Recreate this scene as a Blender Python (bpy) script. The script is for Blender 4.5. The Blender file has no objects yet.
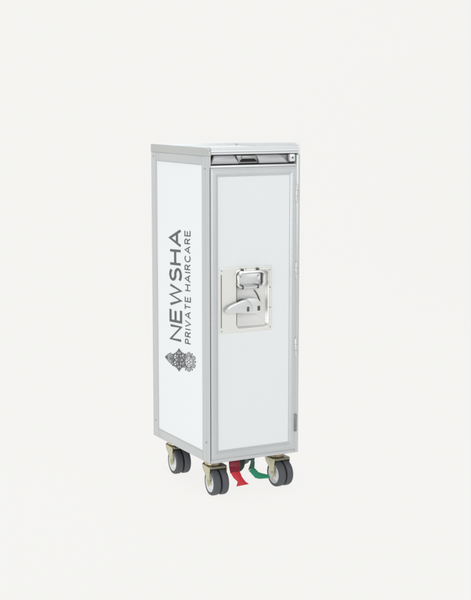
import bpy, bmesh, math, random
from mathutils import Vector, Matrix
random.seed(4)
S = bpy.context.scene
C = S.collection
GZ = 0.108                       # cart body starts this far above the floor
W, D, H = 0.30, 0.399, 0.922
ORG = Vector((W/2, D/2, -GZ))    # base point of the cart in body coordinates

# ------------------------------------------------------------------ materials
def mat(name, col, rough=.5, metal=0., bump=0., bscale=200., stretch=(1, 1, 1), rvar=0., cvar=0., spec=.5, coat=0.):
    m = bpy.data.materials.new(name); m.use_nodes = True
    nt = m.node_tree; N = nt.nodes; L = nt.links
    b = N['Principled BSDF']
    b.inputs['Base Color'].default_value = (*col, 1)
    b.inputs['Roughness'].default_value = rough
    b.inputs['Metallic'].default_value = metal
    b.inputs['Specular IOR Level'].default_value = spec
    if coat:
        b.inputs['Coat Weight'].default_value = coat; b.inputs['Coat Roughness'].default_value = .08
    tc = N.new('ShaderNodeTexCoord'); mp = N.new('ShaderNodeMapping')
    mp.inputs['Scale'].default_value = stretch
    L.new(tc.outputs['Object'], mp.inputs['Vector'])
    def noise(sc, det=3.):
        n = N.new('ShaderNodeTexNoise'); n.inputs['Scale'].default_value = sc
        n.inputs['Detail'].default_value = det
        L.new(mp.outputs['Vector'], n.inputs['Vector']); return n
    if bump:
        n = noise(bscale); bp = N.new('ShaderNodeBump')
        bp.inputs['Strength'].default_value = bump; bp.inputs['Distance'].default_value = .0006
        L.new(n.outputs['Fac'], bp.inputs['Height']); L.new(bp.outputs['Normal'], b.inputs['Normal'])
    if rvar:
        n = noise(bscale*.3); r = N.new('ShaderNodeMapRange')
        r.inputs['To Min'].default_value = max(0, rough-rvar); r.inputs['To Max'].default_value = rough+rvar
        L.new(n.outputs['Fac'], r.inputs['Value']); L.new(r.outputs['Result'], b.inputs['Roughness'])
    if cvar:
        n = noise(bscale*.12, 5.); r = N.new('ShaderNodeValToRGB')
        r.color_ramp.elements[0].position = .3; r.color_ramp.elements[1].position = .7
        r.color_ramp.elements[0].color = (*[c*(1-cvar) for c in col], 1)
        r.color_ramp.elements[1].color = (*[min(1, c*(1+cvar)) for c in col], 1)
        L.new(n.outputs['Fac'], r.inputs['Fac']); L.new(r.outputs['Color'], b.inputs['Base Color'])
    return m

M = dict(
    laminate=mat('white_laminate', (.832, .852, .862), .38, 0, .04, 90, rvar=.06),
    frame=mat('anodised_frame', (.605, .622, .628), .42, .45, .12, 60, (1, 1, .06), .06, .02),
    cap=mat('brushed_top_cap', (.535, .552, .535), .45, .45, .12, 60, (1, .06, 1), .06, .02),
    railing=mat('polished_aluminium', (.74, .75, .76), .42, .45, .03, 60, (.05, 1, 1), .04),
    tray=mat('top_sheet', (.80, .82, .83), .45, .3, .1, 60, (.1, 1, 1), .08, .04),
    dark=mat('shadow_gap_lining', (.14, .14, .15), .6, .2),
    core=mat('inner_carcass', (.30, .31, .32), .55, .4),
    bar=mat('latch_bar', (.53, .53, .55), .45, .3, .05, 70, (.06, 1, 1), .05),
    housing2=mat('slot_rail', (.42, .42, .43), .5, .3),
    housing=mat('latch_housing', (.40, .40, .39), .4, .5),
    black=mat('black_plastic', (.015, .015, .016), .6, spec=.2),
    steel=mat('stainless_plate', (.84, .84, .81), .36, .8, .08, 70, (1, 1, .08), .06),
    pan=mat('stainless_pan', (.78, .78, .77), .42, .45, .35, 160, (1, 1, 1), .08, .03),
    chrome=mat('satin_chrome', (.84, .84, .83), .16, 1.0, .03, 60),
    cast=mat('cast_lever', (.72, .73, .74), .34, .65, .10, 90, rvar=.06),
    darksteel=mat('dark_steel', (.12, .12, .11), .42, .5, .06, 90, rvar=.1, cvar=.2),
    hinge=mat('hinge_knuckle', (.66, .67, .67), .38, .5, .05, 100),
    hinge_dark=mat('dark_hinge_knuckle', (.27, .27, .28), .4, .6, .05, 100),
    latch_shade=mat('olive_shade', (.11, .107, .085), .6),  # dark olive painted in for shaded gaps and edges of the latch
    zinc=mat('yellow_zinc', (.56, .54, .38), .34, .75, .1, 60, rvar=.1, cvar=.12),
    brass=mat('brass_ring', (.56, .46, .32), .34, .8, .05, 90),
    plate=mat('caster_plate', (.21, .205, .15), .36, .8, .08, 70, cvar=.15),
    tyre=mat('grey_rubber_tyre', (.080, .086, .096), .62, 0, .25, 160, rvar=.08, cvar=.12),
    hub=mat('white_nylon_hub', (.80, .81, .82), .42, 0, .03, 100),
    red=mat('red_pedal', (.62, .010, .026), .5, 0, .15, 60, cvar=.15),
    shaded_red=mat('shaded_red_arm', (.25, .007, .026), .5, 0, .15, 60, cvar=.1),
    green=mat('green_pedal', (.012, .27, .14), .40, 0, .15, 60, cvar=.15),
    darkarm=mat('dark_bracket', (.014, .040, .034), .5, 0, .15, 60, cvar=.1),
    arm=mat('shaded_green_arm', (.016, .085, .055), .5, 0, .15, 60, cvar=.1),
    ink=mat('grey_print', (.098, .103, .108), .5),
    ink2=mat('pale_grey_print', (.36, .37, .375), .5),
    under=mat('underside_sheet', (.25, .26, .27), .5, .6, .05, 60),
)

# ------------------------------------------------------------------ mesh helpers
def link(name, bm, m, parent, smooth=True, off=True, angle=35):
    if off:
        bmesh.ops.translate(bm, verts=bm.verts, vec=-ORG)
    bmesh.ops.recalc_face_normals(bm, faces=bm.faces)
    me = bpy.data.meshes.new(name); bm.to_mesh(me); bm.free()
    ms = m if isinstance(m, (list, tuple)) else [m]
    for x in ms: me.materials.append(M[x])
    if smooth:
        me.polygons.foreach_set('use_smooth', [True]*len(me.polygons))
        me.set_sharp_from_angle(angle=math.radians(angle))
    o = bpy.data.objects.new(name, me); C.objects.link(o); o.parent = parent
    return o
def merge(bm, b2, mi=0):
    me = bpy.data.meshes.new('t')
    for f in b2.faces: f.material_index = mi
    b2.to_mesh(me); b2.free(); bm.from_mesh(me); bpy.data.meshes.remove(me)
def box(bm, x0, x1, y0, y1, z0, z1, bev=0., seg=2, mi=0):
    b = bmesh.new(); bmesh.ops.create_cube(b, size=1)
    for v in b.verts:
        v.co = Vector((x0 if v.co.x < 0 else x1, y0 if v.co.y < 0 else y1, z0 if v.co.z < 0 else z1))
    if bev: bmesh.ops.bevel(b, geom=b.edges[:], offset=bev, segments=seg, profile=.5, affect='EDGES')
    merge(bm, b, mi)
def to3(axis, p, t):
    if axis == 'y': return Vector((p[0], t, p[1]))
    if axis == 'x': return Vector((t, p[0], p[1]))
    return Vector((p[0], p[1], t))
def prism(bm, axis, pts, t0, t1, bev=0., seg=2, mi=0):
    b = bmesh.new()
    a = [b.verts.new(to3(axis, p, t0)) for p in pts]; c = [b.verts.new(to3(axis, p, t1)) for p in pts]
    n = len(pts); b.faces.new(a); b.faces.new(c[::-1])
    for i in range(n): b.faces.new((a[i], c[i], c[(i+1) % n], a[(i+1) % n]))
    bmesh.ops.recalc_face_normals(b, faces=b.faces)
    if bev: bmesh.ops.bevel(b, geom=b.edges[:], offset=bev, segments=seg, profile=.5, affect='EDGES')
    merge(bm, b, mi)
def rrect(x0, x1, z0, z1, r, n=6):
    out = []
    for cx, cz, a0 in ((x1-r, z1-r, 0), (x0+r, z1-r, 90), (x0+r, z0+r, 180), (x1-r, z0+r, 270)):
        for k in range(n+1):
            a = math.radians(a0+90*k/n); out.append((cx+r*math.cos(a), cz+r*math.sin(a)))
    return out
def loft(bm, loops, close_first=False, close_last=False, ring=False, mis=None):
    vs = [[bm.verts.new(p) for p in l] for l in loops]
    n = len(vs[0]); m = len(vs)
    for i in range(m if ring else m-1):
        A, B = vs[i], vs[(i+1) % m]
        for k in range(n):
            f = bm.faces.new((A[k], A[(k+1) % n], B[(k+1) % n], B[k]))
            if mis: f.material_index = mis[i]
    if close_first: bm.faces.new(vs[0])
    if close_last:
        f = bm.faces.new(vs[-1])
        if mis: f.material_index = mis[-1]
def L2(axis, pts, t): return [to3(axis, p, t) for p in pts]
def cyl(bm, c, d, r, h, n=24, bev=0., mi=0, r2=None):
    b = bmesh.new()
    bmesh.ops.create_cone(b, cap_ends=True, segments=n, radius1=r, radius2=r if r2 is None else r2, depth=h)
    if bev:
        es = [e for e in b.edges if abs(e.verts[0].co.z-e.verts[1].co.z) < 1e-6]
        bmesh.ops.bevel(b, geom=es, offset=bev, segments=2, profile=.5, affect='EDGES')
    q = Vector((0, 0, 1)).rotation_difference(Vector(d).normalized()).to_matrix().to_4x4()
    bmesh.ops.transform(b, matrix=Matrix.Translation(Vector(c)) @ q, verts=b.verts)
    merge(bm, b, mi)
def tube(bm, pts, r, n=10, closed=False, mi=0):
    b = bmesh.new(); P = [Vector(p) for p in pts]; m = len(P); rings = []
    up = None
    for i, p in enumerate(P):
        a = P[(i-1) % m] if (closed or i > 0) else p
        c = P[(i+1) % m] if (closed or i < m-1) else p
        t = (c-a).normalized()
        if up is None:
            up = t.orthogonal().normalized()
        up = (up - t*up.dot(t)).normalized(); s = t.cross(up)
        rr = r[i] if isinstance(r, (list, tuple)) else r
        rings.append([b.verts.new(p+up*rr*math.cos(2*math.pi*k/n)+s*rr*math.sin(2*math.pi*k/n)) for k in range(n)])
    for i in range(m if closed else m-1):
        A, B = rings[i], rings[(i+1) % m]
        # best alignment for the closing ring
        sh = 0
        if closed and i == m-1:
            sh = min(range(n), key=lambda s_: (A[0].co-B[s_].co).length)
        for k in range(n):
            b.faces.new((A[k], A[(k+1) % n], B[(k+1+sh) % n], B[(k+sh) % n]))
    if not closed: b.faces.new(rings[0][::-1]); b.faces.new(rings[-1])
    merge(bm, b, mi)

# ------------------------------------------------------------------ the cart
cart = bpy.data.objects.new('service_trolley', None); C.objects.link(cart)
cart.location = (W/2, D/2, 0)
cart['label'] = 'tall narrow white service trolley with aluminium frame, twin-wheel casters and steel door latch'
cart['category'] = 'trolley'

# carcass: inner box, floor sheet, back skin
bm = bmesh.new()
box(bm, .0125, .2875, .034, .392, .004, .895, .001)
link('carcass', bm, 'core', cart)
bm = bmesh.new()
box(bm, .012, .288, .034, .392, -.0015, .0039, .0005)
link('underside_sheet', bm, 'under', cart)
bm = bmesh.new()
box(bm, .030, .270, .393, .3972, .030, .870, .0005)
bk = link('rear_panel', bm, 'laminate', cart)
bm = bmesh.new()
for a in ((.0125, .030, .0, .899), (.270, .2875, .0, .899)):
    box(bm, a[0], a[1], .392, .399, a[2], a[3], .0008)
box(bm, .0301, .2699, .392, .399, 0, .030, .0008); box(bm, .0301, .2699, .392, .399, .870, .899, .0008)
link('rear_frame', bm, 'frame', bk)

# side walls: white panel, frame round it, cap over it
def side(sx, thin=False):
    """sx(t): maps distance inward from the outer face to x"""
    bm = bmesh.new()
    a, b = sorted((sx(.0022), sx(.0095)))
    box(bm, a, b, .040, .375, .022, .885, .0004, 1)
    p = link('side_panel', bm, 'laminate', cart)
    bm = bmesh.new()
    def fb(y0, y1, z0, z1, bev=.0012):
        a, b = sorted((sx(0.), sx(.0118))); box(bm, a, b, y0, y1, z0, z1, bev)
    if thin:                        # the door edge stands in a deep groove beside the thin outer flange
        box(bm, 0, .0015, 0, .0240, 0, .8995, .0005)
        box(bm, .0001, .0118, .0240, .049, 0, .8994, .0008)
        box(bm, .0016, .0050, .0005, .0239, .8660, .8993, .0008)
    else:
        fb(0, .049, 0, .8995)       # front upright
    fb(.3625, .399, 0, .8995)       # rear upright
    fb(.0491, .3624, 0, .0275)      # bottom rail
    fb(.0491, .3624, .8745, .8995)  # top rail
    # thin inner lip round the panel
    x0, x1 = sorted((sx(.0009), sx(.004)))
    for y0, y1, z0, z1 in ((.049, .0512, .0275, .8745), (.3603, .3625, .0275, .8745), (.0512, .3603, .0275, .0297), (.0512, .3603, .8723, .8745)):
        box(bm, x0, x1, y0+.0001, y1-.0001, z0+.0001, z1-.0001, .0003, 1)
    link('side_frame', bm, 'frame', p)
    return p
left = side(lambda t: t, True)
right = side(lambda t: W-t)
# screws in the side frame
for (y, z) in ((.3815, .887), (.0285, .864), (.3815, .052), (.0245, .06)):
    for f in (left, right):
        bm = bmesh.new(); x = 0 if f is left else W; s = -1 if f is left else 1
        cyl(bm, (x+s*.0004, y, z), (1, 0, 0), .0024, .0016, 16, .0004)
        cyl(bm, (x+s*.0012, y, z), (1, 0, 0), .0009, .0006, 6, 0, 1)
        link('screw', bm, ['housing', 'dark'], f)

# top: side caps (rounded at the front), front rail, back rim, sheet
bm = bmesh.new()
def cap_profile(zf, zb=.9235):
    r = .017; pts = [(.399, .8998), (.399, zb)]
    for k in range(7):
        a = math.radians(90+90*k/6); pts.append((.0005+r+r*math.cos(a), zf-r+r*math.sin(a)))
    pts.append((.0005, .8998)); return pts[::-1]
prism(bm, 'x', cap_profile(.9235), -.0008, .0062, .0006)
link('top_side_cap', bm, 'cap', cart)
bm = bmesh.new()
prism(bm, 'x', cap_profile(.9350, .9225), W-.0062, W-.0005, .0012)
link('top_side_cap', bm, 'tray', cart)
bm = bmesh.new()
prof = [(.030, .9035), (.0035, .9035)]
def arc(cy, cz, ry, rz, a0, a1, n=6):
    return [(cy+ry*math.cos(math.radians(a0+(a1-a0)*k/n)), cz+rz*math.sin(math.radians(a0+(a1-a0)*k/n))) for k in range(n+1)]
prof += arc(.003, .9072, .0048, .0037, 270, 90)          # lower lip (bulges to -y)
prof = [(.030, .9035)] + [(p[0], p[1]) for p in arc(.003, .9072, .0040, .0037, -90, -270)]
prof += [(.0010, .9112), (.0014, .9165)] + arc(.0055, .9195, .0066, .0052, 205, 90) + [(.030, .9245), (.030, .9215)]
prism(bm, 'x', prof, .0064, W-.0064, 0)
link('front_rail', bm, 'railing', cart)
bm = bmesh.new()
box(bm, .0064, W-.0064, .388, .3985, .9, .9232, .0015)
link('rear_rim', bm, 'tray', cart)
bm = bmesh.new()
box(bm, .0064, W-.0064, .0302, .3878, .9085, .9150, .0005)
link('top_sheet', bm, 'tray', cart)
# small block seen in the slot corners behind the caps
# recessed slot with latch bar
bm = bmesh.new()
box(bm, .0053, .2881, .0335, .0339, .868, .9034, 0)
box(bm, .0053, .2881, .0015, .0335, .8660, .8728, .0008, 2, 1)
slot = link('slot_lining', bm, ['dark', 'railing'], cart)
bm = bmesh.new()
def barseg(x0, x1, s0, s1, y=.004, z0=.8765, z1=.9010, mi=0):
    """rounded bar; s0/s1 slope its ends"""
    pr = [(y+.012, z0), (y+.003, z0), (y, z0+.004), (y-.0005, z0+.009), (y+.001, z1-.004), (y+.005, z1), (y+.012, z1)]
    b = bmesh.new()
    t = lambda z: (z-z0)/(z1-z0)
    A = [b.verts.new((x0+s0*t(p[1]), p[0], p[1])) for p in pr]; B = [b.verts.new((x1+s1*t(p[1]), p[0], p[1])) for p in pr]
    b.faces.new(A); b.faces.new(B[::-1])
    for k in range(len(pr)): b.faces.new((A[k], A[(k+1) % len(pr)], B[(k+1) % len(pr)], B[k]))
    bmesh.ops.recalc_face_normals(b, faces=b.faces)
    bmesh.ops.bevel(b, geom=b.edges[:], offset=.0006, segments=1, affect='EDGES')
    merge(bm, b, mi)
barseg(.0085, .099, .011, -.018)
b2 = link('latch_bar', bm, 'bar', cart)
bm = bmesh.new()
barseg(.167, .262, -.010, -.028)
link('latch_bar', bm, 'bar', cart)
bm = bmesh.new()
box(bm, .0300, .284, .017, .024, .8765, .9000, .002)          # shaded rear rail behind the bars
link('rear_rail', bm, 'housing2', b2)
bm = bmesh.new()
prism(bm, 'y', [(.100, .8785), (.158, .8785), (.163, .9), (.092, .9)], .009, .020, .001)
box(bm, .108, .150, .004, .012, .8905, .8995, .0015)
hs = link('latch_housing', bm, 'housing', cart)
bm = bmesh.new()
prism(bm, 'y', [(.104, .8815), (.155, .8815), (.156, .886), (.148, .8905), (.113, .8905), (.105, .886)], .0035, .012, .0012)
link('push_button', bm, 'black', hs)
bm = bmesh.new()
prism(bm, 'y', rrect(.2655, .2845, .8800, .9015, .004), .002, .014, .0008)
eb = link('end_block', bm, 'railing', cart)
bm = bmesh.new()
cyl(bm, (.2755, .0014, .891), (0, 1, 0), .0028, .0020, 16, .0004)
link('screw', bm, 'dark', eb)

# door: frame, panel with an opening for the latch pan, hinges
DX0, DX1, DZ0, DZ1 = .0046, .2890, .0104, .8655
PX0, PX1, PZ0, PZ1 = .0290, .2660, .0365, .8400
def rect4(x0, x1, z0, z1): return [(x0, z0), (x1, z0), (x1, z1), (x0, z1)]
def ins(d, y):
    # morph from the outer rectangle (0) to the panel rectangle (1)
    return L2('y', rect4(DX0+(PX0-DX0)*d, DX1+(PX1-DX1)*d, DZ0+(PZ0-DZ0)*d, DZ1+(PZ1-DZ1)*d), y)
OX0, OX1, OZ0, OZ1 = .0885, .1945, .3965, .5640               # pan opening
bm = bmesh.new()
loft(bm, [L2('y', rrect(PX0-.002, PX1+.002, PZ0-.002, PZ1+.002, .001, 4), .0160),
          L2('y', rrect(PX0-.002, PX1+.002, PZ0-.002, PZ1+.002, .001, 4), .0035),
          L2('y', rrect(OX0-.004, OX1+.004, OZ0-.004, OZ1+.004, .015, 4), .0035),
          L2('y', rrect(OX0-.004, OX1+.004, OZ0-.004, OZ1+.004, .015, 4), .0160)], ring=True)
door = link('door', bm, 'laminate', cart)
bm = bmesh.new()
loft(bm, [ins(0, .024), ins(0, .0012), ins(.04, .0002), ins(.18, .0002), ins(.21, -.0008), ins(.66, -.0008), ins(.70, .0004),
          ins(.80, .0008), ins(.86, .0026), ins(1., .0030), ins(1.02, .0060), ins(1.02, .024)], ring=True)
link('door_frame', bm, 'frame', door, angle=12)
for i, (z0, z1) in enumerate(((.760, .813), (.5305, .5815), (.297, .352), (.0665, .119))):
    bm = bmesh.new(); x = .2885; r = .0040
    cyl(bm, (x, -.0022, (z0+z1)/2), (0, 0, 1), r, z1-z0, 20, .0006)
    box(bm, x-.0045, x+.0045, -.001, .003, z0+.001, z1-.001, .0004, 1)
    for k in (1, 2):
        zz = z0+(z1-z0)*k/3
        cyl(bm, (x, -.0022, zz), (0, 0, 1), r+.0003, .0006, 20, 0, 1)
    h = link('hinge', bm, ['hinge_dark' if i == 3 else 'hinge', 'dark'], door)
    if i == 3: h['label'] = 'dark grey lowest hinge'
bm = bmesh.new()
box(bm, .0035, .2882, .0008, .0335, -.0005, .0100, .0012)
link('bottom_rail', bm, 'frame', cart)
# dark filler behind the door edge, added as the gap's shade
bm = bmesh.new()
box(bm, .0119, .2881, .0245, .0334, .0102, .8659, 0)
box(bm, .0016, .0118, .0070, .0238, .0102, .8690, 0)
link('door_gap_shade', bm, 'dark', cart)
# little bumper on the right wall
bm = bmesh.new()
cyl(bm, (W+.0022, .012, .0605), (1, 0, 0), .0045, .0048, 18, .001)
link('bumper', bm, 'housing', cart)

# latch plate with a pressed pan
bm = bmesh.new()
X0, X1, Z0, Z1 = .0335, .2060, .3840, .5765
def R(d, y, r): return L2('y', rrect(OX0+d, OX1-d, OZ0+d, OZ1-d, r), y)
loft(bm, [L2('y', rrect(X0, X1, Z0, Z1, .003), .0034), L2('y', rrect(X0, X1, Z0, Z1, .003), .0022),
          L2('y', rrect(X0+.0008, X1-.0008, Z0+.0008, Z1-.0008, .003), .0014), L2('y', rrect(X0+.0016, X1-.0016, Z0+.0016, Z1-.0016, .003), .0014),
          R(-.0048, .0014, .0155), R(-.0035, .0014, .015), R(-.0020, .0002, .014), R(-.0004, .0008, .012), R(.0012, .0040, .011), R(.0026, .0095, .0100), R(.0060, .0125, .008), R(.0072, .0125, .007)],
     close_last=True, mis=[0, 0, 0, 0, 0, 0, 0, 0, 1, 1, 1])
lp = link('latch_plate', bm, ['steel', 'pan'], cart, angle=50)
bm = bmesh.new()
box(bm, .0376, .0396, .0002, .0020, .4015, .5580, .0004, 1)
link('shade_strip', bm, 'latch_shade', lp)  # dark strip in place of the shaded slit in the plate
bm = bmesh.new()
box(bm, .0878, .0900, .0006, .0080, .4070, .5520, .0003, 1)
link('shade_strip', bm, 'latch_shade', lp)  # dark strip drawn as the shadow groove at the pan's left edge
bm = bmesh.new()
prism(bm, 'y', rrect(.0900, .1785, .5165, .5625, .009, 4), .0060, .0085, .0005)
link('handle_shade_plate', bm, 'darksteel', lp)  # dark backing added as the recess shadow round the handle
for (x, z) in ((.0400, .5690), (.2000, .5640), (.2010, .5120), (.2015, .4520), (.2010, .3935), (.0400, .3915), (.1200, .5710)):
    bm = bmesh.new(); cyl(bm, (x, .0008, z), (0, 1, 0), .0019, .0016, 14, .0004); link('rivet', bm, 'housing', lp)
# backing flap inside the handle loop, with two rivets
bm = bmesh.new()
prism(bm, 'y', rrect(.0975, .1700, .5180, .5570, .003, 3), .0030, .0062, .0006)
link('handle_flap', bm, 'cast', lp)
for x in (.1030, .1610):
    bm = bmesh.new(); cyl(bm, (x, .0026, .5485), (0, 1, 0), .0028, .0016, 16, .0005); link('rivet', bm, 'housing', lp)
# rectangular grab handle
bm = bmesh.new()
loop = rrect(.0905, .1765, .5185, .5625, .012, 5)
tube(bm, [(p[0], -.0075 if p[1] > .53 else -.0045, p[1]) for p in loop], .0040, 10, True)
link('grab_handle', bm, 'chrome', lp)
for x in (.1050, .1560):
    bm = bmesh.new()
    box(bm, x-.0022, x+.0022, -.0095, .0070, .5125, .5240, .0010)
    link('handle_bracket', bm, 'darksteel', lp)
    bm = bmesh.new()
    box(bm, x-.0015, x+.0045, -.0065, .0010, .5655, .5725, .0012)
    link('handle_clip', bm, 'darksteel', lp)
# curved rib behind the lever, its dark colour stands for a shaded edge
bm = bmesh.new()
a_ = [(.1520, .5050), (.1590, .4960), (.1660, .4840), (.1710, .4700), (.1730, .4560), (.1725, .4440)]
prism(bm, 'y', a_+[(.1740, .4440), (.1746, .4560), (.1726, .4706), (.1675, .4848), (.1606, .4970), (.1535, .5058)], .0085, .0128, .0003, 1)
link('edge_shade_rib', bm, 'latch_shade', lp)
# paddle lever
bm = bmesh.new()
out = [(.0455, .4560), (.0465, .4500), (.0520, .4460), (.0800, .4445), (.1080, .4425), (.1260, .4420), (.1330, .4450), (.1350, .4520),
       (.1340, .4640), (.1290, .4740), (.1220, .4800), (.1130, .4825), (.1010, .4815), (.0815, .4750), (.0618, .4680), (.0500, .4615)]
cx, cz = .0980, .4600
def sc(k, y): return [Vector((cx+(p[0]-cx)*k, y+(.004 if p[0] < .085 else 0)*0, cz+(p[1]-cz)*k)) for p in out]
loft(bm, [sc(.97, -.0070), sc(.99, -.0085), sc(.99, -.0115), sc(.97, -.0130), sc(.92, -.0140), sc(.80, -.0144)], close_first=True, close_last=True)
lv = link('latch_lever', bm, 'cast', lp, angle=60)
bm = bmesh.new()
cyl(bm, (.1200, .0040, .4600), (0, 1, 0), .0140, .0200, 32, .001)
prism(bm, 'y', [(.1050, .4400), (.1560, .4370), (.1680, .4400), (.1700, .4560), (.1670, .4700), (.1560, .4830), (.1300, .4850), (.1080, .4800)], -.0045, .0020, .0022, 3)
link('lever_pivot', bm, 'pan', lp)
for x, z in ((.1190, .4545), (.1600, .4530)):
    bm = bmesh.new(); dy = 0 if x < .13 else .0095
    box(bm, x-.0046, x+.0040, -.0150+dy, -.0120+dy, z-.0075, z+.0070, .0010, 2)
    link('lever_slot', bm, 'darksteel', lp)
# dark wedge drawn as the shadow in the gap above the lever
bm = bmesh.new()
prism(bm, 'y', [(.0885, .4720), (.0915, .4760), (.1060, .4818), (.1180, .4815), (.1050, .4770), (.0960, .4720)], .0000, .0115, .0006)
link('lever_gap_shade', bm, 'latch_shade', lp)

# ------------------------------------------------------------------ lettering on the left wall (strokes, baseline towards the front)
def ell(cx, cy, rx, ry, a0, a1, n=10):
    return [(cx+rx*math.cos(math.radians(a0+(a1-a0)*k/n)), cy+ry*math.sin(math.radians(a0+(a1-a0)*k/n))) for k in range(n+1)]
# glyphs in a unit em: height 1, own width; list of polylines
G = {
 'N': (.92, [[(0, 0), (0, 1), (.92, 0), (.92, 1)]]),
 'E': (.79, [[(.79, 0), (0, 0), (0, 1), (.79, 1)], [(0, .52), (.71, .52)]]),
 'W': (1.34, [[(0, 1), (.34, 0), (.67, 1), (1.0, 0), (1.34, 1)]]),
 'S': (.78, [ell(.40, .745, .36, .255, 30, 180, 8)+ell(.40, .745, .36, .24, 180, 262, 4)[1:]+ell(.38, .265, .40, .265, 82, 0, 4)+ell(.38, .265, .40, .265, 0, -150, 8)[1:]]),
 'H': (.90, [[(0, 0), (0, 1)], [(.90, 0), (.90, 1)], [(0, .52), (.90, .52)]]),
 'A': (1.04, [[(0, 0), (.52, 1), (1.04, 0)], [(.19, .34), (.85, .34)]]),
 'P': (.70, [[(0, 0), (0, 1)]+[(.40, 1)]+ell(.42, .74, .28, .26, 90, -90, 8)+[(0, .48)]]),
 'R': (.76, [[(0, 0), (0, 1)]+[(.40, 1)]+ell(.42, .75, .28, .25, 90, -90, 8)+[(0, .50)], [(.38, .50), (.76, 0)]]),
 'I': (.0, [[(0, 0), (0, 1)]]),
 'V': (.96, [[(0, 1), (.48, 0), (.96, 1)]]),
 'T': (.84, [[(0, 1), (.84, 1)], [(.42, 1), (.42, 0)]]),
 'C': (.90, [ell(.52, .5, .52, .5, 42, 318, 14)]),
 ' ': (.34, []),
}
XP = .0022                                         # face of the white panel
def stroke(bm, pts, w, xf, mi=0, closed=False, th=.0005):
    """flat ribbon with mitred joints on the panel; pts are (y, z)"""
    AN = .50                                       # the print's strokes are wider across than along
    P = [Vector((p[0]*AN, p[1])) for p in pts]; n = len(P); Ls = []; Rs = []
    for i in range(n):
        a = P[(i-1) % n] if (closed or i) else None
        c = P[(i+1) % n] if (closed or i < n-1) else None
        d1 = (P[i]-a).normalized() if a is not None else None
        d2 = (c-P[i]).normalized() if c is not None else None
        if d1 is None: d1 = d2
        if d2 is None: d2 = d1
        n1 = Vector((-d1.y, d1.x)); n2 = Vector((-d2.y, d2.x)); m = n1+n2
        if m.length < .25: m = n1
        m.normalize(); k = min(1/max(.3, m.dot(n1)), 1.6)
        p1 = P[i]+m*k*w/2; p2 = P[i]-m*k*w/2
        Ls.append(Vector((p1.x/AN, p1.y))); Rs.append(Vector((p2.x/AN, p2.y)))
    rng = range(n if closed else n-1)
    va = [[bm.verts.new((x, q.x, q.y)) for q in L] for x in (xf-th,) for L in (Ls, Rs)]
    vb = [[bm.verts.new((xf+.0003, q.x, q.y)) for q in L] for L in (Ls, Rs)]
    for i in rng:
        j = (i+1) % n
        for q in ((va[0][i], va[0][j], va[1][j], va[1][i]), (va[0][i], va[0][j], vb[0][j], vb[0][i]), (va[1][i], va[1][j], vb[1][j], vb[1][i])):
            f = bm.faces.new(q); f.material_index = mi
    if not closed:
        for i in (0, n-1):
            f = bm.faces.new((va[0][i], va[1][i], vb[1][i], vb[0][i])); f.material_index = mi
def text(s, y_base, cap, z0, z1, w, gap):
    # letters run up the panel (z), their tops point to the back (+y)
    tot = sum(G[c][0] for c in s)+gap*(len(s)-1)
    k = (z1-z0-w)/tot
    bm = bmesh.new(); t = 0; lift = 0
    for c in s:
        gw, lines = G[c]
        for ln in lines:
            lift += 1
            stroke(bm, [(y_base+w/2/.50+(cap-w/.50)*v, z0+w/2+(t+u)*k-.05*cap*(v-.3)) for u, v in ln], w, XP, th=.0004+.00003*(lift % 3))
        t += gw+gap
    return bm
link('brand_lettering', text('NEWSHA', .1880, .0890, .3320, .6740, .0075, .34), 'ink', left, smooth=False)
link('tagline_word', text('PRIVATE', .1275, .0415, .3350, .4790, .0033, .46), 'ink', left, smooth=False)
link('tagline_word', text('HAIRCARE', .1275, .0415, .4950, .6770, .0033, .46), 'ink', left, smooth=False)

# emblem: a dense ornate bloom between a fan-shaped bud and a paler bloom of round petals
EM = lambda u, v: (.2107-u*.00703, .2755-v*.00296+u*.00117)      # axes of the print: u across, v down
def fill(bm, pts, mi, th):
    vs = [bm.verts.new((XP-th, p[0], p[1])) for p in pts]
    f = bm.faces.new(vs); f.material_index = mi
    n = len(pts); lo = [bm.verts.new((XP+.0002, p[0], p[1])) for p in pts]
    for k in range(n):
        g = bm.faces.new((vs[k], lo[k], lo[(k+1) % n], vs[(k+1) % n])); g.material_index = mi
def pol(u, v, ru, rv, a, k=1.): return EM(u+ru*k*math.cos(a), v-rv*k*math.sin(a))
def blob(bm, u, v, ru, rv, mi, th, n=14): fill(bm, [pol(u, v, ru, rv, 2*math.pi*k/n) for k in range(n)], mi, th)
def loopst(bm, pts, w, mi, th): stroke(bm, pts, w, XP, mi, True, th=th)
bm = bmesh.new()
# pale bloom at the right
u, v, ru, rv = 9.6, 2.0, 7.4, 10.8
for k in range(6):
    a = math.radians(90+60*k)
    blob(bm, u+ru*.70*math.cos(a), v-rv*.70*math.sin(a), ru*.24, rv*.22, 1, .00040+.00001*k)
    loopst(bm, [pol(u+ru*.70*math.cos(a), v-rv*.70*math.sin(a), ru*.25, rv*.23, 2*math.pi*q/12) for q in range(12)], .0009, 0, .00050+.00001*k)
    b = a+math.radians(30)
    stroke(bm, [pol(u, v, ru, rv, b, .22), pol(u, v, ru, rv, b, .80)], .0022, XP, 0, th=.0006)
    blob(bm, u+ru*.86*math.cos(b), v-rv*.86*math.sin(b), .55, .9, 0, .00062)
    for s_ in (-1, 1): blob(bm, u+ru*.55*math.cos(b+.2*s_), v-rv*.55*math.sin(b+.2*s_), .35, .55, 0, .00064)
for k in range(12):
    a = math.radians(30*k)
    blob(bm, u+ru*.36*math.cos(a), v-rv*.36*math.sin(a), .32, .5, 0, .00066)
loopst(bm, [pol(u, v, ru, rv, 2*math.pi*q/16, .16) for q in range(16)], .0016, 0, .00068)
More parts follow.
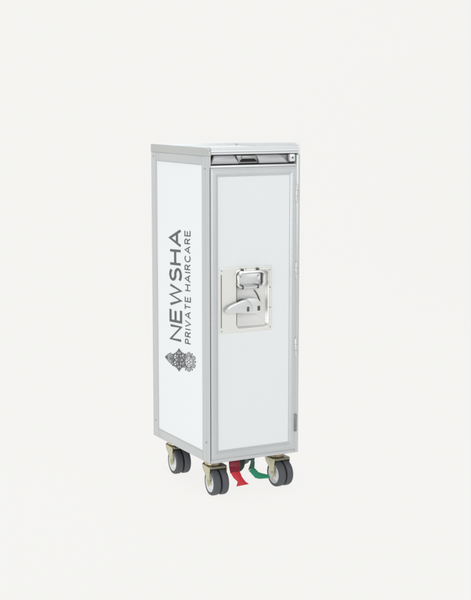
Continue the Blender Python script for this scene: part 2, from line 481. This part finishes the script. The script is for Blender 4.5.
# dark bloom in the middle
u, v, ru, rv = 0., 0., 7.4, 11.6
stroke(bm, [pol(u, v, ru, rv, math.pi/2, .98), pol(u, v, ru, rv, math.pi/2, -.98)], .0032, XP, 0, th=.00070)
for k in range(6):
    a = math.radians(90+60*k); b = a+math.radians(30); t = .00001*k
    stroke(bm, [pol(u, v, ru, rv, a, .1), pol(u, v, ru, rv, a, .95)], .0024, XP, 0, th=.00072+t)
    loopst(bm, [pol(u, v, ru, rv, a+.36*math.sin(2*math.pi*q/14), .60-.27*math.cos(2*math.pi*q/14)) for q in range(14)], .0018, 0, .00080+t)
    blob(bm, u+ru*.93*math.cos(a), v-rv*.93*math.sin(a), 0.85, 1.0, 0, .00088+t)
    for s_ in (-1, 1):
        blob(bm, u+ru*.80*math.cos(a+.24*s_), v-rv*.80*math.sin(a+.24*s_), .62, .95, 0, .00090+t+.000004*s_)
        blob(bm, u+ru*.56*math.cos(a+.46*s_), v-rv*.56*math.sin(a+.46*s_), .50, .80, 0, .00092+t+.000004*s_)
    loopst(bm, [pol(u, v, ru, rv, b, .18), pol(u, v, ru, rv, b+.26, .52), pol(u, v, ru, rv, b, .72), pol(u, v, ru, rv, b-.26, .52)], .0014, 0, .00096+t)
    blob(bm, u+ru*.76*math.cos(b), v-rv*.76*math.sin(b), .55, .8, 0, .00100+t)
# fan-shaped bud at the left
fan = [(-5.6, -.6), (-6.6, -5.6), (-8.6, -7.4), (-11.6, -5.6), (-14.2, -3.0), (-12.2, -.2), (-9.6, 2.8), (-7.4, 4.6)]
for k in range(9): blob(bm, -8.4+.9*(k % 3), -4.2+1.25*k, .42, .55, 0, .0006+.000003*k)
for k in range(4): stroke(bm, [EM(-5.4, .5+k*.4), EM(-9.2+.5*k, -5.4+2.6*k)], .0016, XP, 0, th=.00066+.000004*k)
fill(bm, [EM(*p) for p in fan], 1, .00042)
loopst(bm, [EM(*p) for p in fan], .0016, 0, .00052)
for q in ((-13.6, -2.6), (-12.8, -3.2), (-12.8, -2.0), (-12.0, -2.6), (-11.9, -3.7), (-11.9, -1.5)): blob(bm, q[0], q[1], .6, .62, 0, .00060+.00001*abs(q[1]))
for q in ((-10.4, -3.4), (-9.8, -1.8), (-10.4, -.2)): stroke(bm, [EM(-8., -1.2), EM(*q)], .0014, XP, 0, th=.00056)
link('emblem', bm, ['ink', 'ink2'], left, smooth=False)

# ------------------------------------------------------------------ casters: built once round their swivel axis, then copied
def make_caster():
    r = .0400; zc = -GZ+r; yc = -.026                     # axle trails 26 mm behind the swivel
    bm = bmesh.new()
    # top plate over the wheels
    top = [(-.027, .020), (-.020, .028), (.020, .028), (.029, .018), (.030, -.032), (.022, -.040), (-.022, -.040), (-.029, -.030)]
    prism(bm, 'z', top, -.0262, -.0196, .0012, mi=1)
    # two tapering cheeks reaching the axle
    for s in (-1, 1):
        x0, x1 = sorted((s*.0262, s*.0292))
        ck = [(.018, -.0205), (-.036, -.0205), (-.037, -.030), (-.034, -.044), (-.034, zc-.004), (-.030, zc-.011), (-.023, zc-.012), (-.017, zc-.004), (-.008, -.050), (.012, -.034)]
        prism(bm, 'x', ck, x0, x1, .0008, mi=0)
    c = link('caster', bm, ['zinc', 'plate'], cart, off=False)
    bm = bmesh.new()
    cyl(bm, (0, 0, -.0055), (0, 0, 1), .0250, .0055, 36, .0012)
    cyl(bm, (0, 0, -.0115), (0, 0, 1), .0285, .0070, 36, .0022)
    cyl(bm, (0, 0, -.0172), (0, 0, 1), .0260, .0050, 36, .0014)
    link('swivel_ring', bm, 'brass', c, off=False)
    for s in (-1, 1):
        bm = bmesh.new(); xm = s*.0132; hw = .0112
        # tyre: rounded tread, annulus at the sides
        pr = [(-hw, r-.0105), (-hw-.0002, r-.006), (-hw+.0012, r-.0022), (-hw+.0042, r-.0004), (0, r), (hw-.0042, r-.0004), (hw-.0012, r-.0022), (hw+.0002, r-.006), (hw, r-.0105)]
        n = 48; rings = []
        for k in range(n):
            a = 2*math.pi*k/n
            rings.append([bm.verts.new((xm+p[0], yc+p[1]*math.cos(a), zc+p[1]*math.sin(a))) for p in pr])
        for k in range(n):
            A, B = rings[k], rings[(k+1) % n]
            for j in range(len(pr)): bm.faces.new((A[j], A[(j+1) % len(pr)], B[(j+1) % len(pr)], B[j]))
        link('tyre', bm, 'tyre', c, off=False)
        bm = bmesh.new()
        # dished hub
        pr = [(0, .0), (hw*.60, .0), (hw*.62, .006), (hw*.45, .009), (hw*.40, .022), (hw*.80, .0265), (hw*.98, .0300), (hw*.98, r-.0102), (0, r-.0102)]
        rings = []
        for k in range(n):
            a = 2*math.pi*k/n
            rings.append([bm.verts.new((xm+s*p[0], yc+max(p[1], .0004)*math.cos(a), zc+max(p[1], .0004)*math.sin(a))) for p in pr])
        for k in range(n):
            A, B = rings[k], rings[(k+1) % n]
            for j in range(len(pr)-1): bm.faces.new((A[j], A[j+1], B[j+1], B[j]))
        link('wheel_hub', bm, 'hub', c, off=False)
    bm = bmesh.new()
    cyl(bm, (0, yc, zc), (1, 0, 0), .0055, .0605, 20, .001)
    cyl(bm, (-.0298, yc, zc), (1, 0, 0), .0080, .0030, 6, .0006)
    cyl(bm, (.0298, yc, zc), (1, 0, 0), .0080, .0030, 6, .0006)
    link('axle_bolt', bm, 'zinc', c, off=False)
    return c
c0 = make_caster()
kids = list(c0.children)
for i, (x, y, a) in enumerate(((.044, .066, -3), (.256, .061, 3), (.047, .331, -2), (.256, .331, 4))):
    if i == 0: c = c0
    else:
        c = c0.copy(); C.objects.link(c); c.parent = cart
        for k in kids:
            d = k.copy(); C.objects.link(d); d.parent = c
    c.location = (x-ORG.x, y-ORG.y, GZ); c.rotation_euler = (0, 0, math.radians(a))

# ------------------------------------------------------------------ brake pedals under the front edge
def ribbon(bm, rows, th, mi=0, bev=.0008):
    """rows: list of (left point, right point); a bent sheet of thickness th"""
    b = bmesh.new(); fr = []; bk_ = []
    ns = []
    for i, (a, c) in enumerate(rows):
        a = Vector(a); c = Vector(c)
        i0 = max(0, i-1); i1 = min(len(rows)-1, i+1)
        d = (Vector(rows[i1][0])+Vector(rows[i1][1])-Vector(rows[i0][0])-Vector(rows[i0][1]))
        nn = (c-a).cross(d).normalized(); ns.append(nn)
        fr.append([b.verts.new(a+nn*th/2), b.verts.new(c+nn*th/2)]); bk_.append([b.verts.new(a-nn*th/2), b.verts.new(c-nn*th/2)])
    for i in range(len(rows)-1):
        b.faces.new((fr[i][0], fr[i][1], fr[i+1][1], fr[i+1][0])); b.faces.new((bk_[i][0], bk_[i][1], bk_[i+1][1], bk_[i+1][0]))
        for s in (0, 1): b.faces.new((fr[i][s], fr[i+1][s], bk_[i+1][s], bk_[i][s]))
    for i in (0, -1): b.faces.new((fr[i][0], fr[i][1], bk_[i][1], bk_[i][0]))
    bmesh.ops.recalc_face_normals(b, faces=b.faces)
    if bev: bmesh.ops.bevel(b, geom=b.edges[:], offset=bev, segments=2, profile=.5, affect='EDGES', clamp_overlap=True)
    merge(bm, b, mi)
bm = bmesh.new()
ribbon(bm, [((.0700, .004, -.0350), (.1010, .004, -.0370)),
            ((.0760, -.004, -.0500), (.1040, -.004, -.0520)), ((.0870, -.010, -.0620), (.1120, -.010, -.0650)), ((.0790, -.016, -.0740), (.1210, -.016, -.0725))], .0035)
rp = link('brake_pedal', bm, 'red', cart); rp['label'] = 'red pedal'
bm = bmesh.new()
ribbon(bm, [((.0780, .030, -.0030), (.1150, .030, -.0030)), ((.0760, .024, -.0240), (.1120, .022, -.0280)), ((.0700, .005, -.0375), (.1010, .005, -.0385))], .0040)
link('pedal_arm', bm, 'shaded_red', rp)  # the pedal's red, darkened to paint in the arm's shade
bm = bmesh.new()
prism(bm, 'y', [(.0900, -.0045), (.1370, -.0045), (.1380, -.022), (.1330, -.038), (.1230, -.047), (.1080, -.047), (.0960, -.036)], .036, .052, .0025)
cyl(bm, (.118, .034, -.024), (0, 1, 0), .009, .008, 20, .001)
link('pedal_bracket', bm, 'darkarm', rp)
bm = bmesh.new()
ribbon(bm, [((.1280, -.004, -.0345), (.1520, .012, -.0320)), ((.1480, -.008, -.0590), (.1660, .008, -.0480)), ((.1620, -.008, -.0635), (.1780, .008, -.0535)), ((.1990, -.006, -.0662), (.2000, .004, -.0605))], .0035)
gp = link('release_pedal', bm, 'green', cart); gp['label'] = 'green pedal'
bm = bmesh.new()
ribbon(bm, [((.1490, .020, -.0040), (.1560, .020, -.0040)), ((.1440, .016, -.0200), (.1580, .016, -.0180)), ((.1290, .002, -.0350), (.1530, .010, -.0320))], .0040)
box(bm, .1430, .1600, .018, .030, -.0120, -.0045, .0015)
link('pedal_arm', bm, 'arm', gp)  # the pedal's green with shade put into the colour

# ------------------------------------------------------------------ studio sweep, glow added for an even tone and no shadows
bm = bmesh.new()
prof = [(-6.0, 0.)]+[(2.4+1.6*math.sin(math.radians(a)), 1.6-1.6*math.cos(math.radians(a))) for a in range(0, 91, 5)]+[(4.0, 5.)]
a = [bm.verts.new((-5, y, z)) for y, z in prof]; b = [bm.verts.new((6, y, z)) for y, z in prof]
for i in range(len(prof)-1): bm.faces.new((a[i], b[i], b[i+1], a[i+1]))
m = bpy.data.materials.new('glowing_sweep'); m.use_nodes = True
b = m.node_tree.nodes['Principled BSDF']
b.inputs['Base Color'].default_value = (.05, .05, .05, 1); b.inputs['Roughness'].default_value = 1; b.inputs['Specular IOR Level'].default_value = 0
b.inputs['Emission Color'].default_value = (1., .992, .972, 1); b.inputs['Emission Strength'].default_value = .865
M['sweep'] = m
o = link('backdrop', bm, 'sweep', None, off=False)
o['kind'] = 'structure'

# ------------------------------------------------------------------ light
w = bpy.data.worlds.new('World'); S.world = w; w.use_nodes = True
bg = w.node_tree.nodes['Background']; bg.inputs['Color'].default_value = (.98, .99, 1, 1); bg.inputs['Strength'].default_value = .52
def area(name, loc, target, sx, sy, power, col=(1, 1, 1)):
    l = bpy.data.lights.new(name, 'AREA'); l.shape = 'RECTANGLE'; l.size = sx; l.size_y = sy; l.energy = power; l.color = col
    o = bpy.data.objects.new(name, l); C.objects.link(o); o.location = loc
    o.rotation_euler = (Vector(target)-Vector(loc)).to_track_quat('-Z', 'Y').to_euler()
area('softbox_left', (-3.4, -.8, .70), (0, .2, .25), 2.0, 1.3, 41, (.98, 1, 1))
area('softbox_front', (1.1, -3.4, 2.1), (.15, 0, .7), 1.8, 1.8, 35, (.98, 1, 1))
area('softbox_top', (.0, .6, 3.6), (.15, .2, .9), 2.0, 2.0, 45)

# ------------------------------------------------------------------ camera (solved from the cart's corners)
cam = bpy.data.cameras.new('camera'); co = bpy.data.objects.new('camera', cam); C.objects.link(co); S.camera = co
cam.sensor_fit = 'HORIZONTAL'; cam.sensor_width = 36; cam.lens = 36*1360.3/471; cam.clip_end = 100; cam.clip_start = .05
yaw, pitch = .4877156, .1473541
fw = Vector((math.sin(yaw)*math.cos(pitch), math.cos(yaw)*math.cos(pitch), -math.sin(pitch)))
co.location = (-1.7531, -3.46415, 1.06378+GZ)
co.rotation_euler = fw.to_track_quat('-Z', 'Y').to_euler()
S.view_settings.view_transform = 'Standard'; S.view_settings.look = 'None'
S.view_settings.exposure = 0; S.view_settings.gamma = 1
S.render.engine = 'CYCLES'; S.cycles.max_bounces = 8; S.cycles.use_denoising = True
